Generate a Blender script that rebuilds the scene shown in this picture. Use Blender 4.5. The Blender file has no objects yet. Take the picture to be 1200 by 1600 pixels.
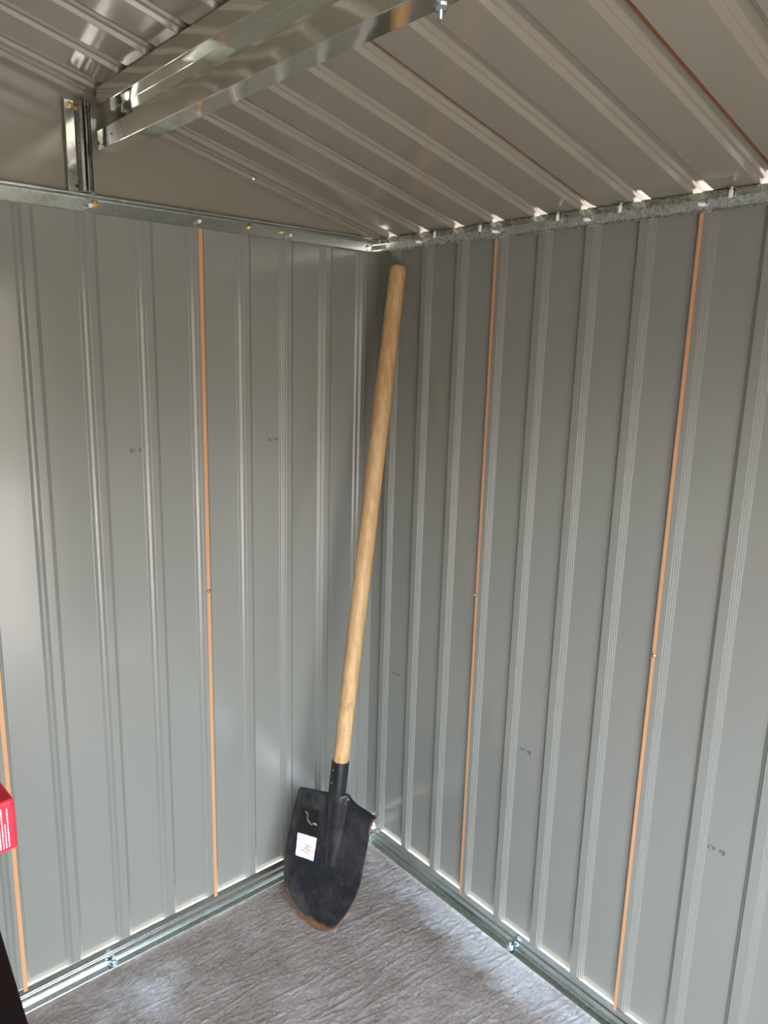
import bpy, bmesh, math, random
from mathutils import Vector, Matrix
random.seed(7)
S = bpy.context.scene
COL = S.collection

# ------------------------------------------------------------------ camera
cam_d = bpy.data.cameras.new('camera'); cam = bpy.data.objects.new('camera', cam_d); COL.objects.link(cam)
Rv = Vector((0.7552964, -0.6548294, 0.0269424)); Uv = Vector((0.1175386, 0.1757857, 0.9773863)); Fv = Vector((0.6447574, 0.7350496, -0.2097380))
M = Matrix((Rv, Uv, -Fv)).transposed().to_4x4(); M.translation = Vector((-1.3178, -1.5491, 1.4483))
cam.matrix_world = M
cam_d.sensor_fit = 'HORIZONTAL'; cam_d.sensor_width = 36; cam_d.lens = 1163.078 / 1200 * 36; cam_d.clip_start = 0.02
S.camera = cam

# ------------------------------------------------------------------ light
S.view_settings.view_transform = 'Standard'; S.view_settings.look = 'None'; S.view_settings.gamma = 1
S.view_settings.exposure = 0.88; S.view_settings.use_curve_mapping = False
W = bpy.data.worlds.new('sky'); S.world = W; W.use_nodes = True
wn = W.node_tree; bg = wn.nodes['Background']
tc = wn.nodes.new('ShaderNodeTexCoord'); sep = wn.nodes.new('ShaderNodeSeparateXYZ'); rmp = wn.nodes.new('ShaderNodeValToRGB')
wn.links.new(tc.outputs['Generated'], sep.inputs[0]); wn.links.new(sep.outputs['Z'], rmp.inputs[0]); wn.links.new(rmp.outputs[0], bg.inputs[0])
for i_, (p_, c_) in enumerate(((0.0, (.12, .115, .09)), (.09, (.15, .14, .115)), (.22, (.84, .92, 1.0)), (.75, (.64, .79, 1.0)))):
    e_ = rmp.color_ramp.elements[i_] if i_ < 2 else rmp.color_ramp.elements.new(p_)
    e_.position = p_; e_.color = (*c_, 1)      # low sky darkened to dim the upper walls, bright hazy sky above
bg.inputs[1].default_value = 9.7
sd = bpy.data.lights.new('sun', 'SUN'); sun = bpy.data.objects.new('sun', sd); COL.objects.link(sun)
sd.energy = 16.0; sd.angle = math.radians(1.0); sd.color = (1.0, 0.87, 0.70)
sdir = Vector((0.50, 0.42, 0.95)).normalized()      # towards the sun, behind the shed corner
sun.rotation_euler = sdir.to_track_quat('Z', 'Y').to_euler()

# ------------------------------------------------------------------ materials
def mat(name, col=(.5, .5, .5), rough=.5, metal=0., spec=.5):
    m = bpy.data.materials.new(name); m.use_nodes = True
    b = m.node_tree.nodes['Principled BSDF']
    b.inputs['Base Color'].default_value = (*col, 1); b.inputs['Roughness'].default_value = rough
    b.inputs['Metallic'].default_value = metal; b.inputs['Specular IOR Level'].default_value = spec
    return m, m.node_tree, b
def node(nt, t, **kw):
    n = nt.nodes.new(t)
    for k, v in kw.items(): setattr(n, k, v)
    return n
def coords(nt, scale=(1, 1, 1), rot=(0, 0, 0), out='Object'):
    t = node(nt, 'ShaderNodeTexCoord'); m = node(nt, 'ShaderNodeMapping')
    m.inputs['Scale'].default_value = scale; m.inputs['Rotation'].default_value = rot
    nt.links.new(t.outputs[out], m.inputs[0]); return m.outputs[0]
def noise(nt, vec, scale, detail=4, rough=.55):
    n = node(nt, 'ShaderNodeTexNoise'); n.inputs['Scale'].default_value = scale
    n.inputs['Detail'].default_value = detail; n.inputs['Roughness'].default_value = rough
    nt.links.new(vec, n.inputs['Vector']); return n.outputs['Fac']
def ramp(nt, fac, stops):
    r = node(nt, 'ShaderNodeValToRGB'); e = r.color_ramp.elements
    while len(e) < len(stops): e.new(.5)
    for i, (p, c) in enumerate(stops):
        e[i].position = p; e[i].color = (*c, 1) if len(c) == 3 else c
    nt.links.new(fac, r.inputs[0]); return r.outputs[0]
def bump(nt, b, h, strength=.3, dist=.01, prev=None):
    n = node(nt, 'ShaderNodeBump'); n.inputs['Strength'].default_value = strength; n.inputs['Distance'].default_value = dist
    nt.links.new(h, n.inputs['Height'])
    if prev is not None: nt.links.new(prev, n.inputs['Normal'])
    nt.links.new(n.outputs[0], b.inputs['Normal']); return n.outputs[0]
def mixc(nt, fac, a, b):
    m = node(nt, 'ShaderNodeMix', data_type='RGBA')
    if isinstance(fac, (int, float)): m.inputs[0].default_value = fac
    else: nt.links.new(fac, m.inputs[0])
    for s, v in ((6, a), (7, b)):
        if isinstance(v, tuple): m.inputs[s].default_value = (*v, 1)
        else: nt.links.new(v, m.inputs[s])
    return m.outputs[2]
def mth(nt, op, a, b=None, clamp=False):
    m = node(nt, 'ShaderNodeMath', operation=op, use_clamp=clamp)
    for i, v in enumerate((a, b)):
        if v is None: continue
        if isinstance(v, (int, float)): m.inputs[i].default_value = v
        else: nt.links.new(v, m.inputs[i])
    return m.outputs[0]

def paint(name, col, rough):
    m, nt, b = mat(name, col, rough)
    v = coords(nt, (1, 1, .35))
    r = ramp(nt, noise(nt, v, 9, 5), [(.2, (rough - .01,) * 3), (.8, (rough + .02,) * 3)])
    nt.links.new(r, b.inputs['Roughness'])
    c = ramp(nt, noise(nt, v, 2.2, 3), [(.3, tuple(x * .99 for x in col)), (.7, tuple(x * 1.01 for x in col))])
    nt.links.new(c, b.inputs['Base Color'])
    b.inputs['IOR'].default_value = 1.7
    bump(nt, b, noise(nt, coords(nt), 2.2, 1, .3), .35, .004)
    return m
M_WALL = paint('grey_coated_steel', (.250, .248, .220), .16)
M_ROOF_WARM = paint('bounce_tinted_grey_steel', (.245, .224, .172), .13)  # warm light bounced off the floor is tinted into this grey
M_ORANGE = mat('orange_primer_edge', (.64, .32, .145), .45)[0]
M_ORANGE_SHADED = mat('shaded_orange_primer_edge', (.20, .062, .022), .5)[0]  # orange primer with the shade under the roof painted in
M_DARKGAP = mat('hole_shade', (.02, .02, .018), .6)[0]  # near-black standing in for the shade inside slots and holes

def galv(name, base, rough, spangle, amt, wave=.22):
    m, nt, b = mat(name, base, rough, 1.0)
    v = coords(nt)
    vo = node(nt, 'ShaderNodeTexVoronoi'); vo.inputs['Scale'].default_value = spangle; nt.links.new(v, vo.inputs['Vector'])
    bw = node(nt, 'ShaderNodeSeparateColor'); nt.links.new(vo.outputs['Color'], bw.inputs[0])
    s = mth(nt, 'ADD', mth(nt, 'MULTIPLY', bw.outputs[0], .6), mth(nt, 'MULTIPLY', noise(nt, v, 14, 5), .4))
    lo = tuple(x * (1 - amt) for x in base); hi = tuple(min(1, x * (1 + amt)) for x in base)
    nt.links.new(ramp(nt, s, [(.2, lo), (.8, hi)]), b.inputs['Base Color'])
    nt.links.new(ramp(nt, s, [(.2, (rough * (1 - amt * .8),) * 3), (.85, (rough * (1 + amt * 1.2),) * 3)]), b.inputs['Roughness'])
    bump(nt, b, noise(nt, v, 6, 1.5, .4), wave, .006)
    return m
M_GALV = galv('bright_galvanised_steel', (.88, .89, .82), .09, 500, .05, 1.0)
M_SPANGLE = galv('spangled_galvanised_steel', (.66, .68, .65), .26, 300, .22)
M_BASE = galv('dull_galvanised_steel', (.60, .65, .62), .25, 160, .07, .3)
M_POST = galv('streaked_galvanised_steel', (.76, .77, .76), .15, 300, .10, .5)
M_ZINC = mat('zinc_bolt_steel', (.62, .70, .76), .28, 1.0)[0]
M_BRASS = mat('yellow_passivated_steel', (.62, .45, .20), .3, 1.0)[0]
M_CAP = mat('white_plastic', (.86, .85, .80), .35)[0]
M_SCREW = mat('screw_steel', (.55, .50, .45), .25, 1.0)[0]
M_INK = mat('grey_ink', (.05, .05, .05), .7)[0]

# concrete floor: hand-tamped ridges running along x, white dusty bloom
m, nt, b = mat('tamped_concrete', (.3, .28, .26), .9, 0., .15); M_FLOOR = m
vs = coords(nt, (1, 3.6, 1), (0, 0, math.radians(9)))
v1 = coords(nt)
wob = noise(nt, v1, 9, 4, .6)
vw = node(nt, 'ShaderNodeVectorMath', operation='ADD'); nt.links.new(vs, vw.inputs[0])
wv = node(nt, 'ShaderNodeCombineXYZ'); nt.links.new(mth(nt, 'MULTIPLY', wob, .35), wv.inputs[1]); nt.links.new(wv.outputs[0], vw.inputs[1])
n_rr = noise(nt, vw.outputs[0], 7, 4, .5)
n_c = noise(nt, coords(nt, (1, 1.5, 1), (0, 0, math.radians(9))), 34, 10, .72)
ridge = mth(nt, 'SUBTRACT', 1.0, mth(nt, 'MULTIPLY', mth(nt, 'ABSOLUTE', mth(nt, 'SUBTRACT', n_rr, .5)), 6.0), True)
n_r = mth(nt, 'ADD', mth(nt, 'MULTIPLY', ridge, .34), mth(nt, 'MULTIPLY', n_c, 1.1))
n_f = noise(nt, v1, 120, 8, .75); n_b = noise(nt, v1, 5, 8, .65)
base = ramp(nt, n_b, [(.32, (.25, .20, .17)), (.55, (.36, .30, .265)), (.72, (.46, .40, .365))])
fine = ramp(nt, n_f, [(.3, (.60, .60, .60)), (.7, (1.25, 1.25, 1.25))])
mul = node(nt, 'ShaderNodeMix', data_type='RGBA', blend_type='MULTIPLY'); mul.inputs[0].default_value = .8
nt.links.new(base, mul.inputs[6]); nt.links.new(fine, mul.inputs[7])
sx = node(nt, 'ShaderNodeSeparateXYZ'); nt.links.new(v1, sx.inputs[0])
def band(sock, c, w):      # 1 near c, 0 at distance w
    return mth(nt, 'SUBTRACT', 1.0, mth(nt, 'DIVIDE', mth(nt, 'ABSOLUTE', mth(nt, 'SUBTRACT', sock, c)), w), True)
bloom = mth(nt, 'MAXIMUM', mth(nt, 'MULTIPLY', band(sx.outputs[0], -.055, .12), mth(nt, 'ADD', .35, band(sx.outputs[1], -.55, .75))),
            mth(nt, 'MULTIPLY', band(sx.outputs[0], -.76, .22), band(sx.outputs[1], -.13, .16)))
bl = mth(nt, 'ADD', bloom, mth(nt, 'MULTIPLY', mth(nt, 'SUBTRACT', noise(nt, v1, 13, 12, .78), .5), 2.4))
bl = mth(nt, 'MULTIPLY', mth(nt, 'MULTIPLY', mth(nt, 'SUBTRACT', bl, .38, True), 1.3, True), mth(nt, 'MULTIPLY', bloom, 2.0, True))
nt.links.new(mixc(nt, bl, mul.outputs[2], (.58, .57, .575)), b.inputs['Base Color'])
p = bump(nt, b, n_c, .75, .012); bump(nt, b, n_f, .5, .004, p)

m, nt, b = mat('ash_wood', (.7, .5, .3), .5); M_WOOD = m
v = coords(nt, (1, 1, .045)); g = noise(nt, v, 110, 5, .6); g2 = noise(nt, coords(nt, (1, 1, .3)), 7, 3)
c1 = ramp(nt, g, [(.3, (.47, .275, .115)), (.5, (.60, .375, .175)), (.72, (.70, .47, .25))])
c2 = ramp(nt, g2, [(.3, (.86, .80, .72)), (.6, (1, 1, 1))])
mul = node(nt, 'ShaderNodeMix', data_type='RGBA', blend_type='MULTIPLY'); mul.inputs[0].default_value = .8
nt.links.new(c1, mul.inputs[6]); nt.links.new(c2, mul.inputs[7])
# earth smudges at the lower third of the shaft
t = coords(nt); sz = node(nt, 'ShaderNodeSeparateXYZ'); nt.links.new(t, sz.inputs[0])
sm = mth(nt, 'MULTIPLY', mth(nt, 'SUBTRACT', noise(nt, coords(nt, (1, 1, .7)), 38, 6, .7), .54, True), 9, True)
zone = mth(nt, 'SUBTRACT', 1.0, mth(nt, 'DIVIDE', mth(nt, 'ABSOLUTE', mth(nt, 'SUBTRACT', sz.outputs[2], .62)), .24), True)
nt.links.new(mixc(nt, mth(nt, 'MULTIPLY', sm, mth(nt, 'MULTIPLY', zone, .75)), mul.outputs[2], (.36, .20, .10)), b.inputs['Base Color'])
bump(nt, b, g, .25, .002)

m, nt, b = mat('black_painted_steel', (.014, .014, .016), .38); M_BLADE = m
v = coords(nt); vsx = coords(nt, (1, 1, .12), (0, math.radians(-11), 0))
scr = noise(nt, vsx, 190, 6, .7)
sc = mth(nt, 'MULTIPLY', mth(nt, 'SUBTRACT', scr, .56, True), 5, True)
wear = mth(nt, 'MULTIPLY', mth(nt, 'SUBTRACT', noise(nt, v, 11, 7, .7), .46, True), 6, True)
c = mixc(nt, mth(nt, 'MAXIMUM', mth(nt, 'MULTIPLY', wear, .16), mth(nt, 'MULTIPLY', sc, mth(nt, 'ADD', .2, mth(nt, 'MULTIPLY', wear, .7)))), (.010, .011, .015), (.20, .175, .15))
at = node(nt, 'ShaderNodeAttribute', attribute_name='rust')
rn = mth(nt, 'ADD', at.outputs['Fac'], mth(nt, 'MULTIPLY', mth(nt, 'SUBTRACT', noise(nt, v, 34, 6, .7), .5), .9))
rf = mth(nt, 'MULTIPLY', mth(nt, 'SUBTRACT', rn, .42, True), 5, True)
rust = ramp(nt, noise(nt, v, 60, 5, .7), [(.3, (.07, .030, .014)), (.7, (.23, .092, .035))])
nt.links.new(mixc(nt, rf, c, rust), b.inputs['Base Color'])
nt.links.new(mth(nt, 'ADD', mth(nt, 'MULTIPLY', rf, .45), mth(nt, 'ADD', .34, mth(nt, 'MULTIPLY', wear, .14))), b.inputs['Roughness'])
bump(nt, b, noise(nt, v, 45, 5, .7), .3, .0015)
M_STICKER = mat('white_paper_label', (.80, .78, .82), .6)[0]
M_STICKORANGE = mat('orange_brown_print', (.62, .33, .16), .6)[0]
M_GLUE = mat('black_glue_patch', (.006, .006, .007), .45)[0]
M_SCRAP = mat('yellowed_paper_scrap', (.30, .30, .15), .7)[0]
M_REDBOX = mat('glossy_red_card', (.82, .012, .03), .30)[0]
M_RED_SHADED = mat('shaded_red_card', (.42, .004, .010), .45)[0]  # the red card again, shade on the box top painted darker
M_PRINT = mat('pale_pink_print', (.95, .62, .66), .5)[0]
M_TABLE = mat('dark_brown_laminate', (.006, .003, .0025), .6, 0., .2)[0]

# ------------------------------------------------------------------ helpers
def tag(o, label=None, cat=None, group=None, kind=None):
    if label: o['label'] = label
    if cat: o['category'] = cat
    if group: o['group'] = group
    if kind: o['kind'] = kind
    return o
def link(name, me, mats, parent=None, origin=None):
    """mesh built in world coordinates -> object, origin moved to `origin` (or its parent's)."""
    o = bpy.data.objects.new(name, me); COL.objects.link(o)
    for mm in (mats if isinstance(mats, (list, tuple)) else [mats]): me.materials.append(mm)
    org = Vector(origin) if origin is not None else (parent_world(parent) if parent else Vector((0, 0, 0)))
    if org.length > 0: me.transform(Matrix.Translation(-org))
    if parent:
        o.parent = parent; o.location = org - parent_world(parent)
    else: o.location = org
    return o
def parent_world(p):
    v = Vector((0, 0, 0))
    while p: v += Vector(p.location); p = p.parent
    return v
def empty(name, loc):
    o = bpy.data.objects.new(name, None); COL.objects.link(o); o.location = loc; o.empty_display_size = .05; return o
def from_bm(name, bm, mats, parent=None, origin=None, smooth=False):
    me = bpy.data.meshes.new(name); bm.normal_update(); bm.to_mesh(me); bm.free()
    if smooth:
        for f in me.polygons: f.use_smooth = True
    return link(name, me, mats, parent, origin)
def box(bm, lo, hi, bev=0.0, seg=2, mi=0):
    r = bmesh.ops.create_cube(bm, size=1)
    lo, hi = Vector(lo), Vector(hi)
    for v in r['verts']: v.co = Vector(((lo[i] + hi[i]) / 2 + v.co[i] * (hi[i] - lo[i]) for i in range(3)))
    fs = set(f for v in r['verts'] for f in v.link_faces)
    for f in fs: f.material_index = mi
    if bev:
        es = set(e for v in r['verts'] for e in v.link_edges)
        bmesh.ops.bevel(bm, geom=list(es), offset=bev, segments=seg, affect='EDGES', profile=.5)
def cyl(bm, a, c, r1, r2=None, n=16, caps=True):
    a, c = Vector(a), Vector(c); r2 = r1 if r2 is None else r2
    q = (c - a).to_track_quat('Z', 'Y'); rings = []
    for p, r in ((a, r1), (c, r2)):
        rings.append([bm.verts.new(p + q @ Vector((r * math.cos(t * 2 * math.pi / n), r * math.sin(t * 2 * math.pi / n), 0))) for t in range(n)])
    for i in range(n): bm.faces.new((rings[0][i], rings[0][(i + 1) % n], rings[1][(i + 1) % n], rings[1][i]))
    if caps: bm.faces.new(rings[0][::-1]); bm.faces.new(rings[1])
def lathe(bm, base, axis, prof, n=24):
    """prof: (distance along axis, radius)"""
    q = Vector(axis).to_track_quat('Z', 'Y'); base = Vector(base); rings = []
    for z, r in prof:
        rings.append([bm.verts.new(base + q @ Vector((r * math.cos(t * 2 * math.pi / n), r * math.sin(t * 2 * math.pi / n), z))) for t in range(n)])
    for A, B in zip(rings, rings[1:]):
        for i in range(n): bm.faces.new((A[i], A[(i + 1) % n], B[(i + 1) % n], B[i]))
    bm.faces.new(rings[0][::-1]); bm.faces.new(rings[-1])

def round_profile(pts, r=.0012, n=4):
    """polyline (2D) with filleted corners and a normal per point (left normal)."""
    out = []
    def nrm(a, b):
        d = Vector(b) - Vector(a); d.normalize(); return Vector((-d.y, d.x))
    for i, p in enumerate(pts):
        p = Vector(p)
        if i == 0: out.append((p, nrm(p, pts[1]))); continue
        if i == len(pts) - 1: out.append((p, nrm(pts[i - 1], p))); continue
        a, c = Vector(pts[i - 1]), Vector(pts[i + 1]); d1 = (p - a); d2 = (c - p)
        k = min(r, d1.length * .45, d2.length * .45)
        d1.normalize(); d2.normalize()
        n1 = Vector((-d1.y, d1.x)); n2 = Vector((-d2.y, d2.x))
        P0 = p - d1 * k; P2 = p + d2 * k
        for j in range(n + 1):
            t = j / n
            out.append(((1 - t) ** 2 * P0 + 2 * t * (1 - t) * p + t * t * P2, (n1 * (1 - t) + n2 * t).normalized()))
    return out
def extrude_profile(name, pts, to3d, a0, a1, mats, parent=None, origin=None, r=.0012, flip=False, ends=None, cuts=1):
    """sweep a 2D polyline along one axis; to3d(p, q, a) -> world.  ends(p,q) may give (a0,a1) per point."""
    prof = round_profile(pts, r)
    me = bpy.data.meshes.new(name); vs = []; ns = []; fs = []
    K = cuts + 1
    for (p, n) in prof:
        b0, b1 = (a0, a1) if ends is None else ends(p.x, p.y)
        for k in range(K):
            a = b0 + (b1 - b0) * k / cuts
            vs.append(to3d(p.x, p.y, a))
            q = Vector(to3d(p.x + n.x * .01, p.y + n.y * .01, a)) - Vector(to3d(p.x, p.y, a))
            ns.append((q if not flip else -q).normalized())
    for i in range(len(prof) - 1):
        for k in range(cuts):
            f = (i * K + k, (i + 1) * K + k, (i + 1) * K + k + 1, i * K + k + 1)
            fs.append(f)
    me.from_pydata([tuple(v) for v in vs], [], fs); me.update()
    # orient faces with the analytic normals
    bmx = bmesh.new(); bmx.from_mesh(me); bmx.verts.ensure_lookup_table(); bmx.faces.ensure_lookup_table()
    for f in bmx.faces:
        s = sum((ns[v.index] for v in f.verts), Vector((0, 0, 0)))
        f.normal_update()
        if f.normal.dot(s) < 0: f.normal_flip()
    bmx.to_mesh(me); bmx.free()
    for f in me.polygons: f.use_smooth = True
    me.normals_split_custom_set_from_vertices([tuple(n) for n in ns])
    return link(name, me, mats, parent, origin)
def closed_prism(name, pts, to3d, a0, a1, mats, parent=None, origin=None, bev=.0006):
    bm = bmesh.new(); n = len(pts)
    A = [bm.verts.new(to3d(p[0], p[1], a0)) for p in pts]; B = [bm.verts.new(to3d(p[0], p[1], a1)) for p in pts]
    for i in range(n): bm.faces.new((A[i], A[(i + 1) % n], B[(i + 1) % n], B[i]))
    bm.faces.new(A[::-1]); bm.faces.new(B)
    bmesh.ops.recalc_face_normals(bm, faces=bm.faces)
    if bev: bmesh.ops.bevel(bm, geom=bm.edges[:], offset=bev, segments=1, affect='EDGES')
    return from_bm(name, bm, mats, parent, origin)
def sheet(pl, t):
    """thicken an open polyline into a closed outline of thickness t (offset to the right side)."""
    P = [Vector(p) for p in pl]; off = []
    for i, p in enumerate(P):
        ns = []
        if i > 0: d = (p - P[i - 1]).normalized(); ns.append(Vector((d.y, -d.x)))
        if i < len(P) - 1: d = (P[i + 1] - p).normalized(); ns.append(Vector((d.y, -d.x)))
        n = sum(ns, Vector((0, 0))).normalized(); k = t / max(.35, n.dot(ns[0])); off.append(p + n * k)
    return [tuple(p) for p in P] + [tuple(p) for p in off[::-1]]

# ------------------------------------------------------------------ setting
PITCH = .117; L_Y = -1.74; W_X = -1.95; RX = -.975
DEP = .010
def roof_z(x): return 1.737 + .246 * (-x if x > RX else (x + 2 * -RX if False else -(2 * RX - x)))
Z_RIDGE = 1.737 + .246 * -RX

# hand-tamped slab: real relief (a few mm) in the corner the doorway looks into, plain slab beyond
from mathutils import noise as mn
FX0, FX1, FY0, FY1, ST = -1.05, .010, -1.05, .010, .0023
nx, ny = int((FX1 - FX0) / ST), int((FY1 - FY0) / ST)
def relief(x, y):
    yy = y + .16 * x
    w = mn.noise(Vector((x * 7, yy * 7, 3.1))) * .012
    r1 = mn.noise(Vector((x * 6.5, (yy + w) * 46, 0.3)))
    r2 = mn.noise(Vector((x * 15, (yy + w) * 90, 5.3)))
    patch = .5 + .5 * mn.noise(Vector((x * 4, y * 4, 9.0)))
    ridge = max(0, 1 - abs(r1) * 5.5) * (.35 + .9 * patch) + .45 * max(0, 1 - abs(r2) * 4) * patch
    crumb = mn.fractal(Vector((x * 95, y * 125, 1.7)), .7, 2.2, 4)
    big = mn.noise(Vector((x * 9, y * 14, 7.7)))
    return ridge * .0016 + crumb * .0011 + big * .0010
verts = []; faces = []
for j in range(ny + 1):
    y = FY0 + (FY1 - FY0) * j / ny
    for i in range(nx + 1):
        x = FX0 + (FX1 - FX0) * i / nx
        e = min(1, min(x - FX0, FX1 - x, y - FY0, FY1 - y) / .02)
        verts.append((x, y, min(.0008, -.0024 + relief(x, y)) * e))
for j in range(ny):
    for i in range(nx):
        a = j * (nx + 1) + i; faces.append((a, a + 1, a + nx + 2, a + nx + 1))
for (xa, xb, ya, yb) in ((-7, FX0, -7, 7), (FX1, 7, -7, 7), (FX0, FX1, -7, FY0), (FX0, FX1, FY1, 7)):
    k = len(verts); verts += [(xa, ya, 0), (xb, ya, 0), (xb, yb, 0), (xa, yb, 0)]; faces.append((k, k + 1, k + 2, k + 3))
me = bpy.data.meshes.new('floor'); me.from_pydata(verts, [], faces); me.update()
for f in me.polygons: f.use_smooth = True
tag(link('floor', me, M_FLOOR), kind='structure')

# rib: list of (s, depth) with depth 0 = rib face (inside), DEP = pan (outside)
def rib(w1, top, w2):
    return [(0, DEP), (w1 * .32, DEP * .60), (w1 * .66, DEP * .44), (w1, 0), (w1 + top, 0),
            (w1 + top + w2 * .34, DEP * .44), (w1 + top + w2 * .68, DEP * .60), (w1 + top + w2, DEP)]
# right wall: s runs along -y, far edge first; the near flank is a stair of fine steps
RIB_R = [(0, DEP), (.0038, .0063), (.0062, .0057), (.0098, 0), (.0283, 0), (.0289, .0024), (.0322, .0027), (.0328, .0050), (.0358, .0053), (.0364, .0076), (.0392, .0079), (.0398, DEP)]
FAR_R = .0390 - .0040    # true far base of first rib
pts = [(-.012, DEP)]
for k in range(18):
    y0 = FAR_R + k * PITCH
    if y0 > 1.67: break
    pts += [(y0 + s, d) for s, d in RIB_R]
pts.append((-L_Y, DEP))
wall_right = tag(extrude_profile('wall_right', pts, lambda s, d, a: Vector((d, -s, a)), .0455, 1.7365, M_WALL, flip=False, cuts=6, r=.0006), kind='structure')

# back (gable) wall below the rail: s runs along -x
RIB_B = rib(.0090, .0155, .0160)           # corner side first, then the side nearer the door
pts = [(-.012, DEP)]
for k in range(17):
    edge = .548 * PITCH + k * PITCH          # corner-far edge fitted = door-side edge of the rib
    x0 = edge - .0385 + .003
    if x0 + .05 > 1.95: break
    pts += [(x0 + s, d) for s, d in RIB_B]
pts.append((1.96, DEP))
wall_back = tag(extrude_profile('wall_back', pts, lambda s, d, a: Vector((-s, d, a)), .0455, 1.728, M_WALL, flip=True, cuts=6), kind='structure')

# far side wall and front wall with the doorway, same sheet
pts = [(0, DEP)]
for k in range(14): pts += [(.06 + k * PITCH + s, d) for s, d in RIB_R]
pts.append((-L_Y, DEP))
tag(extrude_profile('wall_left', pts, lambda s, d, a: Vector((W_X - d, -s, a)), .0455, 1.7365, M_WALL, flip=True), kind='structure')
DX0, DX1, DZ = -1.60, -.40, 1.66
front = empty('wall_front', (-.975, L_Y, 0)); tag(front, kind='structure')
def front_piece(xa, xb, z0, z1):
    pts = [(-xa, DEP)]; k = 0
    while True:
        x0 = .05 + k * PITCH; k += 1
        if x0 > -xb - .045: break
        if x0 > -xa + .002: pts += [(x0 + s, d) for s, d in RIB_R]
    pts.append((-xb, DEP))
    extrude_profile('panel', pts, lambda s, d, a: Vector((-s, L_Y - d, a)), z0, z1, M_WALL, front)
front_piece(.0, DX1, .043, 1.74); front_piece(DX0, W_X, .043, 1.74)
gb = bmesh.new()
vv = [gb.verts.new(p) for p in ((.01, L_Y - .01, 1.70), (.01, L_Y - .01, 1.737), (RX, L_Y - .01, Z_RIDGE), (W_X, L_Y - .01, 1.737), (W_X, L_Y - .01, 1.70))]
gb.faces.new(vv); from_bm('gable_sheet', gb, M_ROOF_WARM, front)
gb = bmesh.new(); box(gb, (DX0 - .04, L_Y - .02, 0), (DX0, L_Y + .02, DZ), .002); box(gb, (DX1, L_Y - .02, 0), (DX1 + .04, L_Y + .02, DZ), .002)
box(gb, (DX0 - .04, L_Y - .02, DZ), (DX1 + .04, L_Y + .02, DZ + .04), .002)
from_bm('door_frame', gb, M_GALV, front)

# upper gable sheet (plain, faces inward)
gb = bmesh.new(); n = 24
top = []; bot = []
for i in range(n + 1):
    x = .010 + (W_X - .02) * i / n
    zt = 1.737 + .246 * (-x) if x > RX else 1.737 + .246 * (x - 2 * RX)
    top.append(gb.verts.new((x, .004, zt + .012))); bot.append(gb.verts.new((x, .004, 1.715)))
for i in range(n): gb.faces.new((bot[i + 1], bot[i], top[i], top[i + 1]))
from_bm('gable_sheet', gb, M_ROOF_WARM, wall_back)  # upper gable takes the bounce-tinted roof colour

# ceiling: two ribbed slopes; ribs open upwards (recess seen from inside)
RP = .1165; RD = .013
rr = [(0, 0), (.005, RD * .55), (.010, RD * .62), (.014, RD), (.028, RD), (.032, RD * .62), (.037, RD * .55), (.042, 0)]
pts = [(-.05, 0)]
for k in range(15): pts += [(.0235 + k * RP + s, -d) for s, d in rr]
pts.append((-L_Y + .03, 0))
def roofmap(sign):
    def f(s, d, a):      # a = distance down-slope coordinate measured as x
        x = a
        z = 1.737 + .246 * (-x) if sign > 0 else 1.737 + .246 * (x - 2 * RX)
        nx = .246 * sign; l = math.hypot(nx, 1)
        return Vector((x - d * nx / l, -s, z - d / l))
    return f
ceiling = tag(extrude_profile('ceiling', pts, roofmap(1), RX, .045, M_ROOF_WARM, flip=False, cuts=6), kind='structure')
extrude_profile('roof_slope', pts, roofmap(-1), W_X - .045, RX, M_ROOF_WARM, ceiling, flip=False, cuts=6)
gb = bmesh.new(); box(gb, (RX - .06, L_Y - .03, Z_RIDGE + .014), (RX + .06, .05, Z_RIDGE + .02)); from_bm('ridge_cap', gb, M_ROOF_WARM, ceiling)

# orange primer edges of the lapped sheets
def strip(name, pa, pb, wdir, w, parent, m, t=.0007, ndir=None):
    bm = bmesh.new(); pa, pb, wd = Vector(pa), Vector(pb), Vector(wdir).normalized() * w
    nd = Vector(ndir).normalized() * t
    c = [pa, pa + wd, pb + wd, pb]
    A = [bm.verts.new(p) for p in c]; B = [bm.verts.new(p + nd) for p in c]
    bm.faces.new(A); bm.faces.new(B[::-1])
    for i in range(4): bm.faces.new((A[i], A[(i + 1) % 4], B[(i + 1) % 4], B[i]))
    bmesh.ops.recalc_face_normals(bm, faces=bm.faces)
    return from_bm(name, bm, m, parent)
for k in (3, 7, 11, 15):
    y = -(FAR_R + k * PITCH + .0092)
    o = strip('panel_edge', (-.0004, y, .040), (-.0004, y, 1.735), (0, -1, 0), .0066, wall_right, M_ORANGE, ndir=(-1, 0, 0)); o['label'] = 'orange primer edge of the lapped panel'
for k in (4, 8, 12):
    x = -(.548 * PITCH + k * PITCH - .0385 + .003 + .0088)
    o = strip('panel_edge', (x, -.0004, .040), (x, -.0004, 1.72), (-1, 0, 0), .0085, wall_back, M_ORANGE, ndir=(0, -1, 0)); o['label'] = 'orange primer edge of the lapped panel'
for k in (2, 5, 8, 11):
    y = -(.0235 + k * RP + .0345)
    pa = Vector((RX, y, 1.737 - .246 * RX + .0035)); pb = Vector((.0, y, 1.737 + .0035))
    o = strip('panel_edge', pa, pb, (0, -1, -.35), .0085, ceiling, M_ORANGE_SHADED, ndir=(-.25, 0, -1)); o['label'] = 'shade-browned orange primer edge of the lapped roof sheet'

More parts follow.
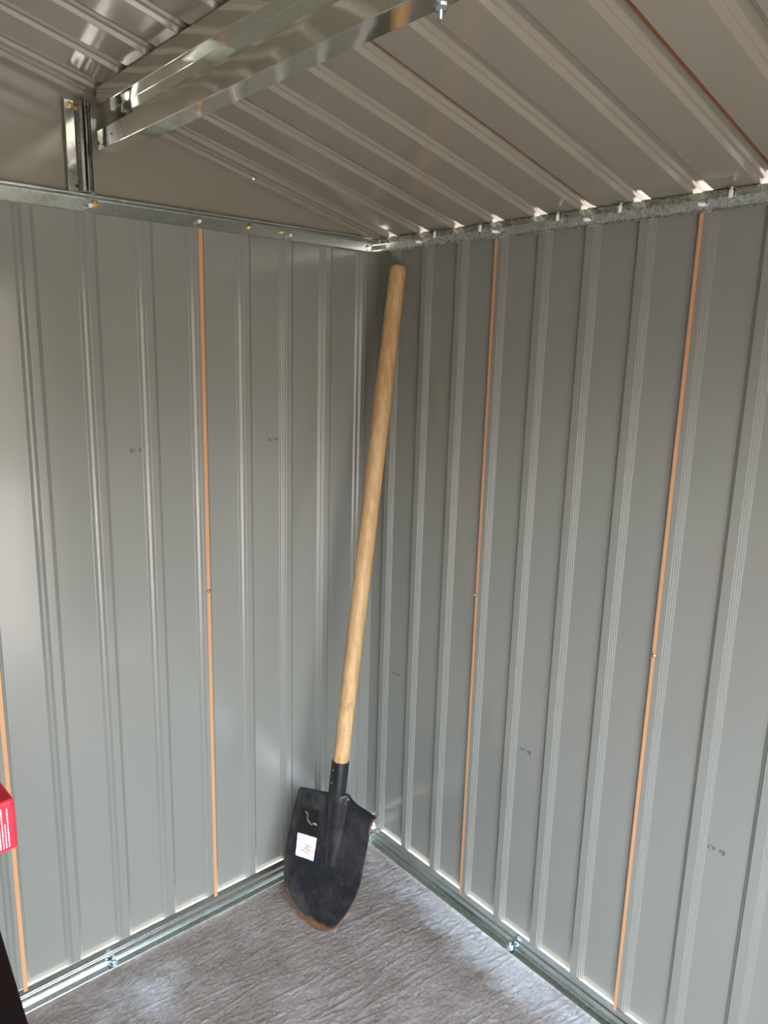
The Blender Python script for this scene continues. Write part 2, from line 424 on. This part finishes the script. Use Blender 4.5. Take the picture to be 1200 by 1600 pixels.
# self-tapping screws on the lapped seams
def screw_on(parent, p, nrm):
    bm = bmesh.new(); n = Vector(nrm)
    lathe(bm, p, n, [(0, .0048), (.0012, .0046), (.0026, .0030), (.0030, .0015)], 14)
    lathe(bm, Vector(p) + n * .003, n, [(0, .0017), (.004, .0014), (.0055, .0004)], 8)
    return from_bm('screw', bm, M_SCREW, parent, p, smooth=False)
for k in (3, 7, 11):
    screw_on(wall_right, (-.001, -(FAR_R + k * PITCH + .0125), .877), (-1, 0, 0))
for k in (4, 8):
    screw_on(wall_back, (-(.548 * PITCH + k * PITCH - .0385 + .003 + .0135), -.001, .880), (0, -1, 0))

# printed panel codes
def code(txt, origin, xdir, ydir, size, parent):
    cu = bpy.data.curves.new('code', 'FONT'); cu.body = txt; cu.size = size; cu.align_x = 'CENTER'; cu.align_y = 'CENTER'; cu.extrude = .00005; cu.space_character = 1.05
    to = bpy.data.objects.new('code', cu); COL.objects.link(to)
    dg = bpy.context.evaluated_depsgraph_get(); me = bpy.data.meshes.new_from_object(to.evaluated_get(dg))
    bpy.data.objects.remove(to)
    X, Y = Vector(xdir).normalized(), Vector(ydir).normalized(); Z = X.cross(Y)
    Mx = Matrix((X, Y, Z)).transposed().to_4x4(); Mx.translation = Vector(origin)
    me.transform(Mx); me.materials.clear()
    o = link('printed_code', me, M_INK, parent, origin); o['label'] = 'small dark printed code'
    return o
YB = DEP - .0004
code('Br A7', (-.6655, YB, 1.2265), (1, 0, .03), (-.03, 0, 1), .0135, wall_back)
code('Br A7', (-.3195, YB, 1.231), (1, 0, .03), (-.03, 0, 1), .0125, wall_back)
code('Br A7', (YB, -.568, .5325), (0, 1, 0), (0, 0, -1), .0135, wall_right)
code('Br A7', (YB, -1.0300, .5325), (0, 1, 0), (0, 0, -1), .0140, wall_right)
code('Br A7', (YB, -.106, .5615), (0, 1, 0), (0, 0, -1), .0125, wall_right)

# ------------------------------------------------------------------ base rails
def foot_profile():   # (inward distance, z)
    return [(0, .0500), (0, .0310), (.0035, .0285), (.0045, .0075), (.0060, .0055), (.0205, .0030)]
bp = sheet(foot_profile(), .0016)
bp = [(max(p[0], -.0012), max(p[1], .0)) for p in bp]
base_r = closed_prism('baseboard_right', bp, lambda u, z, a: Vector((-u - .0006, a, z)), L_Y, .004, M_BASE); tag(base_r, kind='structure')
base_b = closed_prism('baseboard_back', bp, lambda u, z, a: Vector((a, -u - .0006, z)), W_X, .004, M_BASE); tag(base_b, kind='structure')
tag(closed_prism('baseboard_left', bp, lambda u, z, a: Vector((W_X + u, a, z)), L_Y, .004, M_BASE), kind='structure')
def anchor(parent, x, y, nrm):
    n = Vector(nrm); bm = bmesh.new()
    c = Vector((x, y, .010))
    lathe(bm, c, (0, 0, 1), [(0, .0105), (.0018, .0105)], 20)
    w = from_bm('washer', bm, M_ZINC, parent, c)
    bm = bmesh.new(); lathe(bm, c + Vector((0, 0, .0018)), (0, 0, 1), [(0, .0072), (.001, .0080), (.006, .0080), (.007, .0072)], 6)
    lathe(bm, c + Vector((0, 0, .0085)), (0, 0, 1), [(0, .0038), (.007, .0038), (.008, .003)], 12)
    return from_bm('anchor_bolt', bm, M_ZINC, parent, c)
anchor(base_b, -.789, -.0165, (0, -1, 0)); anchor(base_r, -.0165, -.584, (-1, 0, 0))

# ------------------------------------------------------------------ top rails
tp = sheet([(.004, 1.7005), (.0015, 1.7015), (.0012, 1.7050), (.0058, 1.7212), (-.0002, 1.7345), (-.006, 1.7355)], -.0010)
rail_r = closed_prism('trim_1', tp, lambda u, z, a: Vector((-u - .0015, a, z)), L_Y, .0, M_SPANGLE, bev=.0007); tag(rail_r, kind='structure')
tb = sheet([(.0045, 1.6985), (.0020, 1.6995), (.0018, 1.7225), (.0045, 1.7235), (.0045, 1.7262), (.0012, 1.7272), (.0035, 1.7300), (.0035, 1.7335), (-.004, 1.7350)], -.0009)
rail_b = closed_prism('trim_2', tb, lambda u, z, a: Vector((a, -u - .0015, z)), W_X, -.004, M_BASE, bev=.0004); tag(rail_b, kind='structure')
tag(closed_prism('trim_3', tp, lambda u, z, a: Vector((W_X + u + .001, a, z)), L_Y, .0, M_SPANGLE), kind='structure')
# corner angle
bm = bmesh.new(); box(bm, (-.030, -.0050, 1.7020), (-.0005, -.0030, 1.7340), .0006); box(bm, (-.0065, -.034, 1.7060), (-.0048, -.0030, 1.7190), .0006)
from_bm('corner_bracket', bm, M_GALV, rail_b)

def capped_bolt(parent, p, ax, ln=.012, m=M_CAP, nut=False):
    """bolt tip with a white plastic cap; sub-part cap"""
    n = Vector(ax).normalized(); p = Vector(p); bm = bmesh.new()
    lathe(bm, p - n * .001, n, [(0, .0045), (.0014, .0045)], 12)
    lathe(bm, p, n, [(0, .0022), (.007, .0022)], 10)
    bo = from_bm('bolt', bm, M_BRASS if nut else M_ZINC, parent, p)
    bm = bmesh.new(); lathe(bm, p + n * .0035, n, [(0, .0034), (.001, .0038), (ln - .002, .0035), (ln - .0006, .0030), (ln, .0018)], 16)
    from_bm('plastic_cap', bm, m, bo, p, smooth=False)
for y in (-.1641, -.4074, -.6415, -.8735, -1.108, -1.342):
    capped_bolt(rail_r, (-.0052, y, 1.7125), (-1, .25, -.02), .0145)
for y in (-.2147, -.3584, -.5675, -.7099, -.9192, -1.062, -1.27):
    capped_bolt(rail_r, (-.0110, y, 1.7330), (-.12, .0, -1), .0125)
for x, z in ((-.7450, 1.7125), (-.5137, 1.7125), (-.2808, 1.7110)):
    capped_bolt(rail_b, (x, -.0045, z), (-.35, -1, -.1), .011 if x < -.3 else .009)
def hex_nut(parent, p, ax, m, r=.0052):
    n = Vector(ax).normalized(); bm = bmesh.new()
    lathe(bm, p, n, [(0, r * 1.25), (.001, r * 1.25)], 16); lathe(bm, Vector(p) + n * .001, n, [(0, r), (.0035, r)], 6)
    lathe(bm, Vector(p) + n * .0045, n, [(0, .0024), (.004, .0022)], 10)
    return from_bm('nut', bm, m, parent, p)
hex_nut(rail_b, (-.7350, -.0045, 1.7165), (0, -1, 0), M_BRASS); hex_nut(rail_b, (-.3892, -.0040, 1.7160), (0, -1, 0), M_BRASS, .0045)
hex_nut(rail_b, (-.3020, -.0040, 1.7160), (0, -1, 0), M_BRASS, .0030); hex_nut(rail_b, (-.0400, -.0048, 1.7090), (0, -1, 0), M_GALV, .005)

# sloping gable trim under the roof sheet
gt = sheet([(.0000, .0000), (.0120, .0000), (.0120, -.0030), (.0040, -.0035), (.0040, -.0075), (.0010, -.0110), (.0010, -.0150)], -.0008)
tr4 = closed_prism('trim_4', gt, lambda u, w, a: Vector((a, -u + .003, 1.737 - .246 * a + w - .0005)), -.66, -.004, M_ROOF_WARM, bev=.0003); tag(tr4, kind='structure')
tr5 = closed_prism('trim_5', gt, lambda u, w, a: Vector((a, -u + .003, 1.737 - .246 * a + w - .0005)), RX, -.745, M_ROOF_WARM, bev=.0003); tag(tr5, kind='structure')
hex_nut(tr4, (-.376, -.003, 1.8205), (0, -1, 0), M_ZINC, .0038)

# ------------------------------------------------------------------ roof beam and its post
beam = empty('roof_beam', (-.70, L_Y, 1.824)); tag(beam, 'long shiny galvanised steel roof beam running from the gable post under the roof sheets', 'beam')
xz = lambda x, z, a: Vector((x, a, z))
up = sheet([(-.6980, 1.9060), (-.7350, 1.9165), (-.7350, 1.8840), (-.7085, 1.8840), (-.7085, 1.8400)], -.0012)
closed_prism('upper_channel', up, xz, L_Y + .01, -.034, M_GALV, beam, bev=.0006)
lo = sheet([(-.7095, 1.8430), (-.7350, 1.8430), (-.7350, 1.8080), (-.6960, 1.8080), (-.6960, 1.9040)], -.0014)
closed_prism('lower_channel', lo, xz, L_Y + .01, -.032, M_GALV, beam, bev=.0007)
bm = bmesh.new()
for k in range(2): lathe(bm, (-.7010, -.915, 1.8078), (0, 0, -1), [(0, .0085), (.0012, .0085)] if k == 0 else [(.0012, .0062), (.005, .0062)], 16 if k == 0 else 6)
lathe(bm, (-.7010, -.915, 1.8030), (0, 0, -1), [(0, .003), (.007, .003), (.008, .002)], 10)
from_bm('bolt', bm, M_ZINC, beam, (-.7010, -.915, 1.8078))
bm = bmesh.new()
for (y, z) in ((-.055, 1.8160), (-.100, 1.8260)):
    box(bm, (-.7355, y - .004, z - .0012), (-.7348, y + .004, z + .0008))
o = from_bm('slot', bm, M_DARKGAP, beam); o['label'] = 'small dark slots'

post = empty('gable_post', (-.763, -.003, 1.7355)); tag(post, 'short bright galvanised steel post bolted to the gable sheet under the roof beam', 'post')
closed_prism('flange', sheet([(-.7865, -.0115), (-.7860, -.0030), (-.7660, -.0030), (-.7600, -.0150), (-.7555, -.0165)], .0012), lambda x, y, a: Vector((x, y, a)), 1.7340, 1.8945, M_POST, post, bev=.0004)
closed_prism('angle', sheet([(-.7545, -.0300), (-.7535, -.0150), (-.7440, -.0110), (-.7395, -.0030), (-.7385, -.0130)], .0012), lambda x, y, a: Vector((x, y, a)), 1.7340, 1.8960, M_POST, post, bev=.0004)
hex_nut(post, (-.7745, -.0045, 1.8860), (0, -1, 0), M_BRASS, .0050)
bm = bmesh.new()
for x, y, z in ((-.7600 - .0005, -.0128, 1.8210), (-.7455, -.0128, 1.8260), (-.7455, -.0128, 1.8870), (-.7610, -.0118, 1.8840), (-.7690, -.0046, 1.7440), (-.7450, -.0128, 1.7420)):
    bm = bmesh.new(); lathe(bm, (x, y, z), (0, -1, 0), [(0, .0028), (.0006, .0028)], 12)
    o = from_bm('bolt_hole', bm, M_DARKGAP, post, (x, y, z)); o['label'] = 'dark punched hole'

# ------------------------------------------------------------------ shovel
TIP = Vector((-.346, -.239, 0)); TOP = Vector((-.021, -.096, 1.656)); AX = (TOP - TIP).normalized()
phi = -1.2663; D = Vector((math.cos(phi), math.sin(phi), 0)); D -= AX * AX.dot(D); D.normalize()
N = AX.cross(D)
if N.dot(Vector((-1.3178, -1.5491, 1.4483)) - TIP) < 0: N = -N
def sh(u, v, w=0.0): return TIP + D * u + AX * v + N * w
shovel = empty('shovel', TIP); tag(shovel, 'long handled pointed shovel with black blade leaning in the corner of the metal shed', 'shovel')
def interp(tab, x):
    if x <= tab[0][0]: return tab[0][1]
    for (a, fa), (b_, fb) in zip(tab, tab[1:]):
        if x <= b_:
            t = (x - a) / (b_ - a); return fa + (fb - fa) * t
    return tab[-1][1]
UL = [(0, -.021), (.006, -.040), (.02, -.070), (.042, -.098), (.072, -.120), (.098, -.130), (.153, -.135), (.212, -.130), (.289, -.123), (.335, -.115)]
UR = [(0, -.013), (.006, .010), (.025, .041), (.078, .072), (.116, .088), (.156, .098), (.199, .103), (.246, .107), (.290, .110), (.312, .111), (.335, .119)]
VT = [(-.118, .333), (-.114, .336), (-.06, .341), (-.023, .347), (.028, .364), (.031, .358), (.039, .3495), (.057, .341), (.095, .335), (.119, .329)]
NU, NV = 56, 60
def surf(u, v):
    h = .115
    w = .006 * (min(1, abs(u) / h)) ** 2 - .0045
    fw = .022 * max(0, min(1, (v - .140) / .20)) ** .55         # half width of the raised socket ridge
    fh = .021 * max(0, min(1, (v - .135) / .21)) ** .9
    if fw > 1e-4:
        uc = u - .003; a = abs(uc) / (fw * 1.30)
        if a < 1: w += fh * (1 - a ** 2.6) ** .9
        e = (abs(uc) - fw * 1.30)
        if 0 <= e < .012: w -= .0014 * math.sin(e / .012 * math.pi) * min(1, fh * 60)
    if v < .05: w -= (.05 - v) ** 2 * 1.2
    return w
bm = bmesh.new(); grid = []; rustv = {}
for j in range(NV + 1):
    t = (j / NV); t = t * t * (3 - 2 * t) * .25 + t * .75; row = []
    if j == 0: t = 0.0
    for i in range(NU + 1):
        s = i / NU
        vv0 = t * .335; ul, ur = interp(UL, vv0), interp(UR, vv0)
        u = ul + (ur - ul) * s
        vt = interp(VT, u); v = t * vt
        edge = min(u - ul, ur - u)
        tipd = v
        r = max(0, 1 - tipd / .042) * 1.0 + max(0, 1 - edge / .006) * (.75 if v < .12 else .42)
        if u < -.03 and v < .08: r += max(0, 1 - edge / .022) * .75
        if u > .095 and v > .29: r += max(0, 1 - edge / .02) * .5
        vtx = bm.verts.new(sh(u, v, surf(u, v))); row.append(vtx); rustv[vtx] = min(1, r)
    grid.append(row)
for j in range(NV):
    for i in range(NU): bm.faces.new((grid[j][i], grid[j][i + 1], grid[j + 1][i + 1], grid[j + 1][i]))
# rolled foot treads along the shoulders
for rng in ((0, 22), (34, NU)):
    prev = None
    for i in range(rng[0], rng[1] + 1):
        p = grid[NV][i].co.copy()
        cur = []
        for k in range(1, 4):
            a = k / 3 * math.pi * .5
            cur.append(bm.verts.new(p + AX * (.004 * math.sin(a)) - N * (.010 * (1 - math.cos(a)))))
            rustv[cur[-1]] = .15 if rng[0] == 0 else .35
        cur = [grid[NV][i]] + cur
        if prev:
            for k in range(3): bm.faces.new((prev[k], cur[k], cur[k + 1], prev[k + 1]))
        prev = cur
bmesh.ops.recalc_face_normals(bm, faces=bm.faces)
bm.verts.index_update(); vals = [0.0] * len(bm.verts)
for v_, r_ in rustv.items(): vals[v_.index] = r_
me = bpy.data.meshes.new('blade'); bm.to_mesh(me); bm.free()
at = me.attributes.new('rust', 'FLOAT', 'POINT')
for i, r_ in enumerate(vals): at.data[i].value = r_
for f in me.polygons: f.use_smooth = True
blade = link('blade', me, M_BLADE, shovel); blade['label'] = 'black pointed blade with rusty tip'
so = blade.modifiers.new('thick', 'SOLIDIFY'); so.thickness = .0022; so.offset = 0
# socket
bm = bmesh.new(); n = 28; rings = []
prof = [(.300, .0150, .0135), (.335, .0205, .0170), (.350, .0225, .0195), (.375, .0228, .0215), (.41, .0226, .0224), (.444, .0225, .0225), (.444, .0200, .0200), (.43, .0198, .0198)]
for v, ru, rw in prof:
    cw = -.004 if v < .36 else 0
    rings.append([bm.verts.new(sh(ru * math.cos(k * 2 * math.pi / n) + .002, v, rw * math.sin(k * 2 * math.pi / n) + cw * 0)) for k in range(n)])
for A, B in zip(rings, rings[1:]):
    for i in range(n): bm.faces.new((A[i], A[(i + 1) % n], B[(i + 1) % n], B[i]))
bm.faces.new(rings[0]); bm.faces.new(rings[-1]); bmesh.ops.recalc_face_normals(bm, faces=bm.faces)
socket = from_bm('socket', bm, M_BLADE, shovel, smooth=True); socket['label'] = 'black steel socket tube'
es = socket.modifiers.new('split', 'EDGE_SPLIT'); es.split_angle = math.radians(50)
for (u, v, m, nm) in ((-.0115, .424, mat('rusty_rivet', (.22, .06, .035), .7)[0], 'rusty rivet head'), (-.0120, .392, M_ZINC, 'bright rivet head')):
    bm = bmesh.new(); u += .006; w = math.sqrt(.0226 ** 2 - u * u)
    p = sh(u + .002, v, w - .0006); nn = (D * u + N * w).normalized()
    lathe(bm, p, nn, [(0, .0030 if 'rusty' in nm else .0018), (.0010, .0024 if 'rusty' in nm else .0014), (.0016, .0008)], 12)
    o = from_bm('rivet', bm, m, socket, p); o['label'] = nm
# handle
bm = bmesh.new()
Lh = (TOP - TIP).length
hp = []
for k in range(29):
    t = k / 28; v = .425 + (Lh - .425) * t * .985
    r = .0196 + .0030 * math.sin(min(1, t / .75) * math.pi * .5) - (.0014 * max(0, t - .75) / .25)
    hp.append((v - .425, r))
v_end = Lh - .425 + .006
hp += [(v_end - .012, .0205), (v_end - .006, .0190), (v_end - .002, .0150), (v_end, .0080)]
rr0 = [h for h in hp if h[0] < v_end - .013] + hp[-4:]
lathe(bm, TIP + AX * .425 + D * .002, AX, rr0, 32)
handle = from_bm('handle', bm, M_WOOD, shovel, smooth=True); handle['label'] = 'pale ash wood shaft with rounded end'
# labels on the blade
def patch(name, corners, m, parent, lift=.0016, nu=8, nv=8, wob=0.0):
    bm = bmesh.new(); g = []
    for j in range(nv + 1):
        row = []
        for i in range(nu + 1):
            s, t = i / nu, j / nv
            a = Vector(corners[0]).lerp(Vector(corners[1]), s); c = Vector(corners[3]).lerp(Vector(corners[2]), s); q = a.lerp(c, t)
            q += Vector((random.uniform(-wob, wob), random.uniform(-wob, wob))) if (i in (0, nu) or j in (0, nv)) else Vector((0, 0))
            row.append(bm.verts.new(sh(q.x, q.y, surf(q.x, q.y) + lift)))
        g.append(row)
    for j in range(nv):
        for i in range(nu): bm.faces.new((g[j][i], g[j][i + 1], g[j + 1][i + 1], g[j + 1][i]))
    bmesh.ops.recalc_face_normals(bm, faces=bm.faces)
    return from_bm(name, bm, m, parent, smooth=True)
o = patch('glue_patch', [(-.100, .296), (-.046, .302), (-.043, .236), (-.104, .232)], M_GLUE, blade, .0014, wob=.0006); o['label'] = 'black rectangle left by a torn label'
lab = patch('paper_label', [(-.102, .2265), (-.043, .2300), (-.0460, .1690), (-.1010, .1670)], M_STICKER, blade, .0018, wob=.0005); lab['label'] = 'white square paper label'
def stroke(name, pts2, w, m, parent, lift):
    bm = bmesh.new(); pr = None
    for i, p in enumerate(pts2):
        p = Vector(p); d = (Vector(pts2[min(i + 1, len(pts2) - 1)]) - Vector(pts2[max(i - 1, 0)])).normalized(); nn = Vector((-d.y, d.x)) * w * (.5 if i in (0, len(pts2) - 1) else 1)
        cur = [bm.verts.new(sh(q.x, q.y, surf(q.x, q.y) + lift)) for q in (p - nn, p + nn)]
        if pr: bm.faces.new((pr[0], pr[1], cur[1], cur[0]))
        pr = cur
    bmesh.ops.recalc_face_normals(bm, faces=bm.faces)
    return from_bm(name, bm, m, parent)
for pts2 in ([(-.076, .205), (-.068, .201), (-.060, .203), (-.054, .200)], [(-.079, .196), (-.071, .191), (-.060, .195), (-.052, .192)], [(-.072, .199), (-.063, .190), (-.057, .188)],
             [(-.090, .184), (-.080, .187), (-.070, .184), (-.056, .183)], [(-.064, .204), (-.070, .196), (-.077, .192)]):
    o = stroke('print', pts2, .0011, M_STICKORANGE, lab, .0023); o['label'] = 'faint orange brown scribble'
for pts2, w in (([(-.087, .287), (-.080, .284), (-.077, .276)], .0016), ([(-.080, .277), (-.077, .268), (-.070, .262), (-.062, .258)], .0014), ([(-.061, .262), (-.053, .264), (-.047, .262)], .0030)):
    o = stroke('paper_scrap', pts2, w, M_SCRAP, blade, .0020); o['label'] = 'torn yellowish paper remnants'

# ------------------------------------------------------------------ table and red box
TZ = .750
a = Vector((-1.146, -.665)); c = Vector((-1.159, -.826)); ed = (a - c).normalized(); pd = Vector((-ed.y, ed.x))   # ed towards the gable, pd to the left
def tb(s, t, z): q = a + ed * s + pd * t; return Vector((q.x, q.y, z))
table = empty('side_table', tb(-.30, .28, 0)); tag(table, 'black brown table at the left edge with the red box on its corner', 'table')
def tbox(name, s0, s1, t0, t1, z0, z1, bev):
    bm = bmesh.new(); box(bm, (s0, t0, z0), (s1, t1, z1), bev)
    for v in bm.verts: v.co = tb(v.co.x, v.co.y, v.co.z)
    bmesh.ops.recalc_face_normals(bm, faces=bm.faces)
    return from_bm(name, bm, M_TABLE, table)
tbox('tabletop', -.62, .26, 0, .55, TZ - .03, TZ, .003)
for s in (-.59, .19):
    for t in (.03, .48): tbox('leg', s, s + .045, t, t + .045, 0, TZ - .03, .002)
tbox('apron', -.55, .19, .04, .06, TZ - .10, TZ - .03, .002)

B0 = Vector((-1.085, -.519)); bx = Vector((-.996, -.09)).normalized(); by = Vector((-.05, .999)).normalized()
def bb(u, v, z): q = B0 + bx * u + by * v; return Vector((q.x, q.y, z))
rb = empty('cardboard_box', bb(.09, .06, TZ)); tag(rb, 'small glossy red cardboard box with fine pale print, on the dark table corner', 'box')
bm = bmesh.new(); box(bm, (0, 0, TZ), (.18, .12, TZ + .0765), .003, 3)
for v in bm.verts: v.co = bb(v.co.x, v.co.y, v.co.z)
bmesh.ops.recalc_face_normals(bm, faces=bm.faces)
from_bm('carton', bm, M_REDBOX, rb)
bm = bmesh.new(); box(bm, (.003, .002, TZ + .0762), (.177, .118, TZ + .0775), .0004, 1)
for v in bm.verts: v.co = bb(v.co.x, v.co.y, v.co.z)
bmesh.ops.recalc_face_normals(bm, faces=bm.faces)
o = from_bm('lid', bm, M_RED_SHADED, rb); o['label'] = 'box top, shade painted in darker red'
bm = bmesh.new()
for i in range(22):
    u = .0105 + i * .0038; h = random.choice((.026, .048, .060, .036)); z = TZ + .006
    while z < TZ + .006 + h:
        l = random.uniform(.002, .006)
        box(bm, (u, -.0004, z), (u + .0016, .0002, z + l)); z += l + .0010
for v in bm.verts: v.co = bb(v.co.x, v.co.y, v.co.z)
o = from_bm('small_print', bm, M_PRINT, rb); o['label'] = 'columns of tiny pale print'
